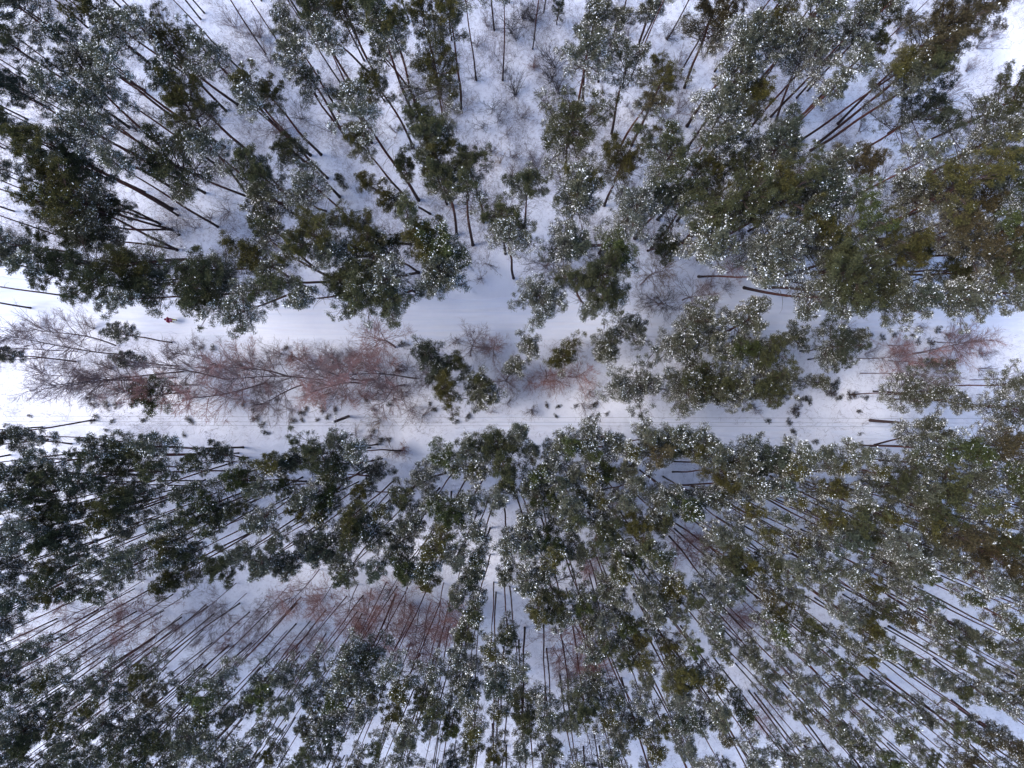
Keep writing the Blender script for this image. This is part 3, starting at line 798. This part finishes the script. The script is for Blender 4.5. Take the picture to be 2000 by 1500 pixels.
# ------------------------------------------------------------------ bare birches
def make_birch(seed):
    g = np.random.default_rng(seed)
    tb = Tubes(); tw = Tubes()
    H = 10.0
    z = np.linspace(-0.15, H * 0.92, 9)
    px, py = g.uniform(0, 6.28, 2)
    xx = 0.22 * np.sin(z * 0.5 + px) - 0.22 * math.sin(px); yy = 0.22 * np.sin(z * 0.45 + py) - 0.22 * math.sin(py)
    r = 0.085 * (1 - z / (H * 1.02)) + 0.012
    tb.add(np.stack([xx, yy, z], 1), r, 6)
    for i in range(30):
        z0 = g.uniform(0.28, 0.92) * H
        u = (z0 / H - 0.28) / 0.64
        az = i * 2.4 + g.normal(0, 0.4)
        ln = (2.5 * (1 - u) ** 0.7 + 0.55) * g.uniform(0.7, 1.15)
        el = 0.55 + 0.35 * u + g.normal(0, 0.1)
        d = np.array([math.cos(az) * math.cos(el), math.sin(az) * math.cos(el), math.sin(el)])
        b0 = np.array([np.interp(z0, z, xx), np.interp(z0, z, yy), z0])
        s = np.linspace(0, 1, 4)
        side = np.array([-math.sin(az), math.cos(az), 0]) * g.normal(0, 0.12) * ln
        curve = lambda q: b0 + np.outer(q, d) * ln + np.outer(q ** 2, side) - np.outer(q ** 2, [0, 0, 1]) * 0.12 * ln
        (tb if ln > 1.5 else tw).add(curve(s), 0.026 * (1 - 0.8 * s) * (0.5 + ln / 3), 3)
        for j in range(int(4 + ln * 4)):
            u2 = g.uniform(0.2, 1.0); p = curve(np.array([u2]))[0]
            d2 = d + g.normal(0, 0.55, 3); d2 /= np.linalg.norm(d2)
            l2 = g.uniform(0.35, 1.0) * (0.4 + 0.35 * ln * (1.2 - u2))
            e = p + d2 * l2
            tw.add([p, (p + e) / 2 + g.normal(0, 0.03, 3), e], [0.008, 0.006, 0.003], 3)
            for k in range(5):
                u3 = g.uniform(0.25, 1.0); p3 = p + d2 * l2 * u3
                d3 = d2 + g.normal(0, 0.6, 3); d3 /= np.linalg.norm(d3)
                l3 = g.uniform(0.18, 0.5)
                tw.add([p3, p3 + d3 * l3 - np.array([0, 0, 0.04])], [0.006, 0.003], 3)
    v, f = tb.arrays(); t_me = mesh_np('trunk', v, f, [M_BIRCH], smooth=True)
    v, f = tw.arrays(); c_me = mesh_np('twigs', v, f, [M_TWIG])
    return t_me, c_me
BIRCH = [make_birch(500 + i) for i in range(6)]
TW = {'r': (0.27, 0.15, 0.14), 't': (0.22, 0.15, 0.11), 'p': (0.18, 0.135, 0.14), 'k': (0.075, 0.062, 0.064)}
TWW = {'r': 'reddish', 't': 'tan', 'p': 'purple-brown', 'k': 'dark'}
# base x y, tip x y, spread factor, tone
BIRCHES = """
773 679 722 642 1.5 r;920 697 918 660 1.6 p;967 694 963 674 1.1 r;224 674 40 632 1.2 p;262 694 -20 652 1.0 p;150 686 -60 684 .8 p;78 699 -90 700 .8 p;
356 726 30 752 1.0 p;340 738 20 772 .9 p;387 752 190 770 1.0 r;625 742 400 738 1.1 p;730 742 610 722 1.2 p;813 739 640 742 1.2 r;875 742 800 736 1.5 p;
560 735 380 700 1.2 r;520 748 340 776 1.2 r;700 748 600 766 1.3 r;640 738 560 700 1.3 r;450 742 250 722 1.1 p;790 752 735 786 1.5 p;690 730 655 690 1.3 p;
470 735 330 690 1.1 p;590 752 500 785 1.3 p;300 742 60 735 1 p;
1251 556 1315 522 1.3 t;1286 597 1298 590 1.7 k;1333 586 1400 562 1.4 p;1419 534 1450 518 1.2 r;1062 520 1066 498 2.0 k;
1101 694 1101 676 1.3 t;1110 735 1155 728 1.3 r;1066 724 1080 768 1.3 r;993 735 990 762 1.4 r;1030 742 1045 745 .9 r;1062 745 1100 752 1.2 r;
1672 700 1850 688 .8 r;1782 691 1960 668 1.2 r;1680 729 1890 744 .7 p;1896 742 2120 748 .8 p;1830 668 1930 672 1.0 p;1735 675 1775 670 1.2 r;1735 703 1775 708 1.0 r;
1299 1026 1370 1090 1.3 r;1140 1075 1150 1118 1.3 r;1106 1190 1160 1330 1.5 r;1092 1232 1130 1330 1.3 r;1080 1265 1105 1320 1.4 p;1405 1190 1462 1235 1.2 r;1450 1370 1500 1442 1.3 r;
1060 1450 1080 1510 1.6 k;1133 1400 1160 1500 1.7 k;1206 950 1215 985 1.3 r;1450 1180 1500 1240 1.0 p;1475 1320 1540 1400 1.1 p;
283 1132 120 1240 .8 r;330 1130 180 1235 .8 r;296 1196 110 1300 .8 p;355 1200 190 1330 .8 r;317 1202 160 1300 .8 r;380 1150 210 1260 .9 r;432 1241 330 1340 .7 p;
364 1235 230 1345 .9 p;286 1282 130 1390 .8 r;94 1197 -60 1250 .8 r;120 1315 -40 1400 .8 p;151 1246 -10 1330 .8 r;135 1250 -30 1320 .8 p;34 1266 -110 1330 .8 p;
240 1205 60 1290 .8 r;460 1140 330 1240 .9 p;480 1160 370 1260 .8 p;520 1170 430 1270 .8 r;500 1250 410 1350 .8 p;250 1340 120 1430 .7 r;210 1170 20 1260 .8 r;
562 1146 480 1225 .9 p;625 1110 550 1195 1.2 r;661 1123 600 1200 1.2 r;742 1183 680 1280 .9 r;778 1126 735 1220 1.0 r;841 1178 815 1300 1.2 r;867 1136 845 1250 1.2 r;
739 1219 685 1320 .9 p;657 1178 605 1260 .8 p;665 1213 610 1300 .8 r;630 1253 560 1340 .8 r;561 1231 490 1320 .8 p;617 1215 560 1300 1.0 r;800 1130 785 1215 1.2 r;
770 1170 755 1275 1.3 r;700 1140 660 1235 1.2 r;820 1190 800 1270 1.2 r;880 1150 872 1262 1.1 r;545 1180 470 1270 .9 p;725 1150 700 1250 1.2 r;
"""
bi = 0
for e in BIRCHES.replace('\n', '').split(';'):
    q = e.split()
    if not q: continue
    bx, by, tx, ty, w = map(float, q[:5]); tone = q[5]
    cbx, cby = bx - 1000, 750 - by; ctx, cty = tx - 1000, 750 - ty
    rb = max(math.hypot(cbx, cby), 30.0)
    rt = (ctx * cbx + cty * cby) / rb
    h = min(max(CAM_H * (1 - rb / max(rt, rb * 1.06)), 5.0), 18.0)
    if rb < 170: h = min(h, 5.0 + 0.01 * rb)
    k = GS * (CAM_H - h) / CAM_H
    B = Vector((cbx * GS, cby * GS, 0)); T = Vector((ctx * k, cty * k, h))
    off = Vector((T.x - B.x, T.y - B.y, 0))
    if off.length > 0.25 * h: T = B + off.normalized() * 0.25 * h + Vector((0, 0, h))
    root = empty('birch_tree', B); root.rotation_mode = 'QUATERNION'; root.rotation_quaternion = quat_to(T - B)
    tm, cm = BIRCH[rnd.randrange(6)]
    s = h / 10.0
    sw = (0.5 + 0.04 * h) * w * 0.85
    a = rnd.uniform(0, 6.28)
    col = np.array(TW[tone]) * rnd.uniform(0.85, 1.2)
    tks = sw * (0.55 if by > 1000 else 0.75)
    o1 = ob('trunk', tm, root); o1.scale = (tks, tks, s); o1.rotation_euler.z = a; o1.color = (*(np.array((0.22, 0.165, 0.16)) * (1.0 if tone != 't' else 1.5)), 1)
    o2 = ob('twigs', cm, root); o2.scale = (sw, sw, s); o2.rotation_euler.z = a; o2.color = (*col, 1)
    cx, cy = (bx * 0.4 + tx * 0.6), (by * 0.4 + ty * 0.6)
    queue_label(root, f"bare {TWW[tone]} birch", cx, cy); prop(root, None, 'birch', 'leafless birches')
    bi += 1

# ------------------------------------------------------------------ bare shrubs
def make_shrub(seed, fan=0.7):
    g = np.random.default_rng(seed); tw = Tubes()
    for i in range(g.integers(9, 15)):
        az = g.uniform(0, 6.28); el = math.pi / 2 - g.uniform(0.05, fan)
        ln = g.uniform(1.5, 2.8)
        d = np.array([math.cos(az) * math.cos(el), math.sin(az) * math.cos(el), math.sin(el)])
        b0 = np.array([g.normal(0, 0.08), g.normal(0, 0.08), -0.1])
        s = np.linspace(0, 1, 4)
        bow = np.array([math.cos(az), math.sin(az), 0]) * g.uniform(0, 0.35) * ln
        curve = lambda q: b0 + np.outer(q, d) * ln + np.outer(q ** 2, bow)
        tw.add(curve(s), 0.026 * (1 - 0.75 * s), 3)
        for j in range(9):
            u = g.uniform(0.25, 1); p = curve(np.array([u]))[0]
            d2 = d + g.normal(0, 0.5, 3); d2[2] = abs(d2[2]); d2 /= np.linalg.norm(d2)
            l2 = g.uniform(0.3, 0.9)
            tw.add([p, p + d2 * l2], [0.010, 0.005], 3)
            for k in range(4):
                p3 = p + d2 * l2 * g.uniform(0.3, 1); d3 = d2 + g.normal(0, 0.6, 3); d3 /= np.linalg.norm(d3)
                tw.add([p3, p3 + d3 * g.uniform(0.15, 0.4)], [0.007, 0.003], 3)
    v, f = tw.arrays()
    return mesh_np('bare_shrub', v, f, [M_TWIG])
SHRUBS = [make_shrub(700 + i, (0.5, 0.7, 0.9, 0.6, 1.0, 0.75)[i]) for i in range(6)]
SHRUB_D = """
926 140 36 k;1007 170 50 k;963 200 44 k;973 228 34 k;986 130 34 k;976 312 38 t;882 240 32 k;942 240 36 k;580 220 42 k;773 255 32 p;1086 112 64 k;1094 160 70 k;1078 140 56 k;
1042 30 40 k;1008 65 46 k;1042 122 28 r;1002 40 56 k;1020 20 50 k;950 40 30 p;930 75 30 p;1333 110 40 p;1307 60 44 k;1275 263 38 p;1359 208 40 p;1226 205 16 k;1340 40 40 k;
1865 177 66 p;1927 78 44 p;1740 346 50 k;1766 52 46 p;86 422 66 p;96 497 50 p;786 177 26 r;950 510 36 p;940 540 30 p;300 20 24 k;265 170 50 k;300 225 40 k;250 245 46 k;220 240 40 p;
440 120 40 p;500 60 44 p;450 40 40 p;520 110 44 p;280 300 30 k;540 245 50 p;560 300 36 p;640 250 40 p;690 60 30 p;640 175 30 k;920 190 30 p;900 210 34 p;960 290 30 k;990 255 30 p;
1060 200 40 p;1020 220 36 p;1000 300 40 p;1180 180 30 p;1330 210 40 p;1370 250 34 p;1300 230 40 p;1240 220 24 p;1200 80 34 p;1230 60 30 p;930 300 30 p;1000 340 36 p;1050 320 34 p;
400 420 40 p;370 440 36 p;340 455 40 k;440 410 36 p;300 470 44 k;1950 60 24 p;1900 130 30 p;1640 290 36 p;1690 250 40 p;1560 215 40 p;1850 290 36 p;1890 300 30 p;
735 822 50 t;330 715 44 p;400 720 50 r;460 715 46 r;520 715 44 p;600 705 40 p;640 715 44 r;700 715 44 r;735 705 36 p;770 720 40 r;330 765 44 r;370 775 40 p;300 735 44 r;500 765 40 p;600 770 40 p;640 765 46 r;700 775 40 r;740 760 40 p;790 720 40 p;250 745 44 r;200 750 40 p;160 745 40 r;120 760 40 p;820 815 40 p;800 800 46 p;780 775 46 p;1039 800 30 p;760 880 40 p;785 875 34 r;720 850 34 p;690 850 30 p;1015 860 30 p;1420 560 30 p;1390 555 34 p;1265 583 40 p;
945 680 30 p;890 665 30 p;1150 770 46 p;1140 790 34 p;990 790 30 p;960 805 24 p;60 640 46 p;110 660 40 p;30 660 46 p;170 640 36 p;200 720 46 p;130 720 40 p;60 730 46 p;
190 780 40 p;230 765 40 p;460 780 44 p;510 790 44 p;560 800 36 p;410 770 40 r;620 790 40 p;670 775 40 r;730 780 40 p;640 700 40 p;590 690 40 p;540 690 44 p;680 690 30 p;
1830 690 40 p;1890 675 56 r;1930 688 36 p;1760 690 40 p;1700 690 34 p;1860 725 30 p;1930 720 34 p;1660 640 24 p;1800 640 24 p;1480 800 26 p;
1360 1050 50 r;1330 1075 50 r;1208 975 40 r;1140 1102 42 r;1145 1115 34 r;420 1195 40 p;110 1185 44 r;230 1200 44 r;150 1280 40 p;330 1230 36 p;450 1270 36 p;560 1175 40 p;
705 1178 44 r;755 1162 40 k;698 1235 44 p;573 1275 40 r;770 1258 56 r;817 1290 48 r;838 1228 40 r;869 1232 40 r;796 1190 40 r;612 1182 50 r;1116 1332 46 p;1150 1300 50 r;1442 1214 50 r
"""
for e in SHRUB_D.replace('\n', '').split(';'):
    q = e.split()
    if not q: continue
    x, y, w = map(float, q[:3]); tone = q[3]
    # the photo shows a shrub's crown; its foot lies a little nearer the picture centre
    hgt = max(0.9, w * GS * 1.15)
    k = 1 - hgt * 0.55 / CAM_H
    bx, by = (x - 1000) * k * GS, (750 - y) * k * GS
    o = ob('bare_shrub', SHRUBS[rnd.randrange(6)], None, (bx, by, float(ground_z(np.array([bx]), np.array([by]))[0])))
    s = w * GS / 2.2
    o.scale = (s, s, hgt / 2.5); o.rotation_euler.z = rnd.uniform(0, 6.28)
    o.color = (*(np.array(TW[tone]) * rnd.uniform(0.8, 1.15)), 1)
    queue_label(o, f"leafless {TWW[tone]} shrub", x, y); prop(o, None, 'shrub', 'leafless shrubs')

# ------------------------------------------------------------------ low evergreen tufts in the clearing
def make_seedling(seed):
    c = make_crown(0.55, 0.75, 12, 150, seed, ts=0.95)
    me = c['me']
    return me, c['snow'][1]
SEED = [make_seedling(900 + i) for i in range(4)]
SEED_D = """
1620 768 26 ;1624 752 30;1570 779 20;1550 745 18;1638 777 16;1660 772 24;1690 777 14;1550 800 26;1557 778 14;1525 770 24;1580 785 14;1676 803 12;1555 812 12;1500 822 14;1540 825 16;
1533 855 14;1547 842 16;1590 862 14;1678 847 10;1682 872 14;1465 793 16;1450 800 10;915 813 16;892 823 14;885 810 10;850 800 10;880 795 10;1068 792 12;1090 794 12;1124 793 10;
1152 816 14;1160 790 18;1184 808 10;1086 813 10;190 813 14;182 822 12;222 822 12;245 850 10;210 840 10;60 812 10;15 830 12;282 820 10;280 822 10;368 818 14;374 824 12;
500 817 20;512 830 16;495 800 14;520 845 16;572 822 16;590 820 12;588 806 16;598 798 14;540 780 12;630 800 16;640 815 14;620 820 10;655 800 14;715 780 14;730 800 12;760 790 12;
770 780 10;700 868 16;745 860 18;760 858 14;730 842 12;840 788 10;846 800 10;475 790 12;660 870 10;360 850 12;180 775 20;210 790 20;230 790 18;260 790 14;185 790 16;
330 700 12;395 680 14;420 680 14;560 680 14;788 672 18;570 700 18;1225 782 12;1720 660 16;1745 655 14;1790 668 14;1700 655 12;1815 670 18;1850 655 14;1780 655 10;1830 645 18
"""
for e in SEED_D.replace('\n', '').split(';'):
    q = e.split()
    if len(q) < 3: continue
    x, y, w = map(float, q[:3])
    bx, by = gxy(x, y)
    me, sn = SEED[rnd.randrange(4)]
    root = ob('low_shrub', me, None, (bx, by, float(ground_z(np.array([bx]), np.array([by]))[0]) - 0.05))
    s = w * GS / 1.1
    root.scale = (s, s, 0.75 * s); root.rotation_euler.z = rnd.uniform(0, 6.28)
    root.color = rnd.choice(((0.06, 0.062, 0.05, 1), (0.085, 0.07, 0.062, 1), (0.05, 0.055, 0.05, 1)))
    ob('snow', sn, root)['kind'] = 'stuff'
    queue_label(root, 'snow dusted tuft', x, y); prop(root, None, 'shrub', 'low shrubs poking through the snow')

# ------------------------------------------------------------------ undergrowth stalks (uncountable)
def undergrowth():
    g = np.random.default_rng(77)
    n = 460000
    x = g.uniform(-56, 56, n); y = g.uniform(-43, 43, n)
    w = wood_zone(x, y)
    cl = sum(np.sin(k * (x * math.cos(a) + y * math.sin(a)) + p) for a, p, k in [(g.uniform(0, 6.28), g.uniform(0, 6.28), g.uniform(0.25, 1.6)) for _ in range(10)]) / 3.2
    py = 750 - y / GS; px_ = x / GS + 1000
    dens = np.where(py < 560, 0.5, np.where(py > 880, 0.12, np.where((py > 770) & (px_ < 900), 0.45, 0.2))) * w * np.clip(0.5 + 0.8 * cl, 0.04, 1.8)
    keep = (g.random(n) < dens) & (np.abs(y - road_y(x)) > ROAD_HW + 0.3)
    x, y = x[keep], y[keep]; m = len(x)
    z = ground_z(x, y)
    V = []; 
    for k in range(3):
        az = g.uniform(0, 6.28, m); el = g.uniform(0.25, 1.45, m); ln = g.uniform(0.2, 1.2, m) * g.uniform(0.5, 1.3, m)
        d = np.stack([np.cos(az) * np.cos(el), np.sin(az) * np.cos(el), np.sin(el)], 1) * ln[:, None]
        b = np.stack([x + g.normal(0, 0.12, m), y + g.normal(0, 0.12, m), z - 0.03], 1)
        sd = np.stack([-np.sin(az), np.cos(az), np.zeros(m)], 1) * 0.009
        V.append(np.stack([b - sd, b + sd, b + d], 1))
    v = np.concatenate(V).reshape(-1, 3)
    mt = flat_mat('dry_stalks', (0.17, 0.135, 0.145), 0.9, 0.1, 0, 2.0, 0.35)
    return mesh_np('undergrowth', v, np.arange(len(v)).reshape(-1, 3), [mt])
o = ob('undergrowth', undergrowth()); prop(o, 'fine dry stalks and twigs sticking out of the snow', 'undergrowth', kind='stuff')

# ------------------------------------------------------------------ power line
M_POLE = flat_mat('tarred_pole_wood', (0.075, 0.045, 0.044), 0.85, 0.2, 0, 9.0, 0.35)
M_STEEL = flat_mat('weathered_steel', (0.16, 0.15, 0.16), 0.6, 0.4, 0.4)
M_PORC = flat_mat('white_porcelain', (0.82, 0.82, 0.82), 0.25, 0.5, 0, 4, 0.03)
M_WIRE = flat_mat('aluminium_wire', (0.22, 0.22, 0.24), 0.5, 0.4, 0.3)
def lathe(name, prof, sides, mat, parent, loc):
    a = np.arange(sides) * 2 * math.pi / sides
    v = np.array([(r * math.cos(t), r * math.sin(t), z) for r, z in prof for t in a])
    n = len(prof); i = np.arange(n - 1)[:, None] * sides; j = np.arange(sides)[None]; j2 = (j + 1) % sides
    f = np.stack([i + j, i + j2, i + sides + j2, i + sides + j], -1).reshape(-1, 4)
    v = np.concatenate([v, [(0, 0, prof[-1][1])]]); top = (n - 1) * sides
    cap = np.stack([top + np.arange(sides), top + (np.arange(sides) + 1) % sides, np.full(sides, len(v) - 1)], 1)
    me = mesh_np(name, v, [f, cap], [mat], smooth=True)
    return ob(name, me, parent, loc)
INS = [(0.04, 0), (0.075, 0.02), (0.10, 0.06), (0.07, 0.085), (0.095, 0.12), (0.06, 0.15), (0.06, 0.19), (0.03, 0.22)]
WZ = 6.15
def pole(bx, by, hgt, ys, wx, label):
    """ys: world y of the three wires at this pole"""
    x, y = gxy(bx, by)
    root = empty('power_pole', (x, y, 0))
    dx = wx - x; dy = ys[1] - y
    rot = quat_to(Vector((dx, dy, hgt)))
    p = lathe('pole', [(0.15, -0.3), (0.145, 0), (0.135, 2), (0.125, 4), (0.115, hgt - 0.03), (0.10, hgt)], 12, M_POLE, root, (0, 0, 0))
    p.rotation_mode = 'QUATERNION'; p.rotation_quaternion = rot
    tb = Tubes()
    tb.add([(dx + 0.11, ys[0] - y, hgt - 0.28), (dx + 0.13, (ys[0] + ys[2]) / 2 - y, hgt - 0.36), (dx + 0.11, ys[2] - y, hgt - 0.28)], [0.028, 0.03, 0.028], 5)
    v, f = tb.arrays(); ob('crossarm', mesh_np('crossarm', v, f, [M_STEEL], smooth=True), root)
    for k, yy in enumerate(ys):
        zz = hgt + 0.04 if k == 1 else hgt - 0.22
        xo = 0.0 if k == 1 else 0.11
        pin = Tubes(); pin.add([(dx + xo, yy - y, zz - 0.12), (dx + xo, yy - y, zz + 0.03)], [0.014, 0.014], 5)
        v, f = pin.arrays(); ob('insulator_pin', mesh_np('insulator_pin', v, f, [M_STEEL]), root)
        lathe('insulator', INS, 10, M_PORC, root, (dx + xo, yy - y, zz))
    prop(root, label, 'power pole', 'wooden poles carrying the wires')
    return [(wx, yy, hgt + (0.2 if k == 1 else -0.06)) for k, yy in enumerate(ys)]
kz = GS * (CAM_H - WZ) / CAM_H
LX = (651 - 1000) * kz; RX = (1762 - 1000) * kz
LY = [-(815 - 750) * kz, -(824.5 - 750) * kz, -(832 - 750) * kz]
RY = [-(817.5 - 750) * kz, -(826.3 - 750) * kz, -(834 - 750) * kz]
PL = pole(680, 813.5, 6.0, LY, LX, 'short red-brown wooden pole with white insulators left of centre')
PR = pole(1700, 821, 6.0, RY, RX, 'dark brown wooden pole with white insulators near the right edge')
span = RX - LX
for k in range(3):
    a, b = np.array(PL[k]), np.array(PR[k])
    pts = []
    for sgn, (p, q) in enumerate(((a - (b - a), a), (a, b), (b, b + (b - a)))):
        for u in np.linspace(0, 1, 24, endpoint=(sgn == 2)):
            c = p + (q - p) * u; c = c.copy(); c[2] -= 0.55 * 4 * u * (1 - u); pts.append(c)
    tb = Tubes(); tb.add(pts, [0.011] * len(pts), 5)
    v, f = tb.arrays()
    o = ob('power_cable', mesh_np('power_cable', v, f, [M_WIRE], smooth=True))
    prop(o, ('upper', 'middle', 'lower')[k] + ' one of three parallel overhead wires above the snowy clearing', 'cable', 'overhead wires')

# ------------------------------------------------------------------ the walking person
def skin(name, verts, edges, radii, mat, parent, root_i=0, sub=2):
    me = bpy.data.meshes.new(name); me.from_pydata(verts, edges, []); me.update()
    o = bpy.data.objects.new(name, me); COL.objects.link(o)
    sm = o.modifiers.new('Skin', 'SKIN'); sm.use_smooth_shade = True
    for i, r in enumerate(radii):
        d = me.skin_vertices[0].data[i]; d.radius = (r, r) if not isinstance(r, tuple) else r
        d.use_root = (i == root_i)
    ss = o.modifiers.new('Sub', 'SUBSURF'); ss.levels = sub; ss.render_levels = sub
    dg = bpy.context.evaluated_depsgraph_get()
    m2 = bpy.data.meshes.new_from_object(o.evaluated_get(dg)); m2.name = name
    bpy.data.objects.remove(o); m2.materials.clear(); m2.materials.append(mat)
    return ob(name, m2, parent)
px, py = gxy(340.5, 627)
pr = empty('person', (px, py, -0.02)); pr.rotation_euler.z = R_(176)      # figure walks along local +x
M_SKIN = flat_mat('skin', (0.55, 0.34, 0.27), 0.5, 0.3, 0, 8, 0.08)
M_JKT = flat_mat('magenta_jacket', (0.30, 0.022, 0.075), 0.7, 0.2, 0, 14, 0.25)
M_TRS = flat_mat('yellow_green_trousers', (0.42, 0.42, 0.06), 0.8, 0.2, 0, 14, 0.25)
M_BOOT = flat_mat('black_boots', (0.02, 0.022, 0.028), 0.6, 0.3)
M_HAT = flat_mat('maroon_hat', (0.16, 0.018, 0.05), 0.9, 0.1, 0, 30, 0.3)
M_PACK = flat_mat('pink_backpack', (0.60, 0.19, 0.36), 0.7, 0.2, 0, 12, 0.2)
SK = [(0, 0, .95), (0, 0, 1.15), (.01, 0, 1.36), (.02, 0, 1.47), (.03, 0, 1.53), (.045, 0, 1.62), (.05, 0, 1.71),
      (0, .09, .92), (.16, .10, .52), (.06, .10, .10), (.16, .10, .05), (0, -.09, .92), (-.08, -.10, .50), (-.28, -.10, .14), (-.20, -.10, .06),
      (.01, .17, 1.40), (-.08, .23, 1.15), (.03, .25, .93), (.05, .25, .87), (.01, -.17, 1.40), (.08, -.23, 1.15), (.24, -.22, .98), (.28, -.21, .94)]
SE = [(0, 1), (1, 2), (2, 3), (3, 4), (4, 5), (5, 6), (0, 7), (7, 8), (8, 9), (9, 10), (0, 11), (11, 12), (12, 13), (13, 14),
      (2, 15), (15, 16), (16, 17), (17, 18), (2, 19), (19, 20), (20, 21), (21, 22)]
SR = [.13, .12, .13, .06, .055, .09, .075, .085, .058, .042, .035, .085, .058, .042, .035, .06, .045, .032, .035, .06, .045, .032, .035]
for hand, sx in ((18, 1), (22, -1)):
    hx, hy, hz = SK[hand]
    for fi, (oy, ln) in enumerate(((-.03, .07), (-.01, .085), (.01, .08), (.03, .065))):
        i0 = len(SK); SK += [(hx + .02, hy + oy, hz - .035), (hx + .045, hy + oy, hz - .035 - ln * .6), (hx + .03, hy + oy, hz - .035 - ln)]
        SE += [(hand, i0), (i0, i0 + 1), (i0 + 1, i0 + 2)]; SR += [.010, .009, .008]
    i0 = len(SK); SK += [(hx + .04, hy - .02 * sx, hz - .005), (hx + .07, hy - .015 * sx, hz - .04)]; SE += [(hand, i0), (i0, i0 + 1)]; SR += [.011, .009]
skin('body', SK, SE, SR, M_SKIN, pr)
JV = [SK[0], SK[1], SK[2], SK[3], SK[15], SK[16], (.02, .248, .96), SK[19], SK[20], (.22, -.222, 1.0), (0, 0, .86)]
skin('jacket', JV, [(10, 0), (0, 1), (1, 2), (2, 3), (2, 4), (4, 5), (5, 6), (2, 7), (7, 8), (8, 9)],
     [.175, .165, .175, .085, .09, .07, .055, .09, .07, .055, .18], M_JKT, pr)
skin('trousers', [(0, 0, .98), SK[7], SK[8], (.08, .10, .20), SK[11], SK[12], (-.24, -.10, .22)], [(0, 1), (1, 2), (2, 3), (0, 4), (4, 5), (5, 6)],
     [.15, .115, .085, .07, .115, .085, .07], M_TRS, pr)
skin('boot', [(.055, .10, .24), (.05, .10, .07), (.20, .10, .05)], [(0, 1), (1, 2)], [.068, .068, .05], M_BOOT, pr)
skin('boot', [(-.26, -.10, .25), (-.29, -.10, .10), (-.16, -.10, .045)], [(0, 1), (1, 2)], [.068, .068, .05], M_BOOT, pr)
skin('hat', [(.03, 0, 1.66), (.045, 0, 1.73), (.045, 0, 1.79)], [(0, 1), (1, 2)], [.115, .11, .06], M_HAT, pr)
skin('backpack', [(-.18, 0, 1.02), (-.21, 0, 1.2), (-.18, 0, 1.38)], [(0, 1), (1, 2)], [(.15, .10), (.16, .11), (.13, .09)], M_PACK, pr)
skin('nose', [(.125, 0, 1.645), (.155, 0, 1.62)], [(0, 1)], [.012, .016], M_SKIN, pr, 0, 1)
prop(pr, 'person in magenta jacket and yellow-green trousers walking left along the snowy road', 'person')

settle_labels()
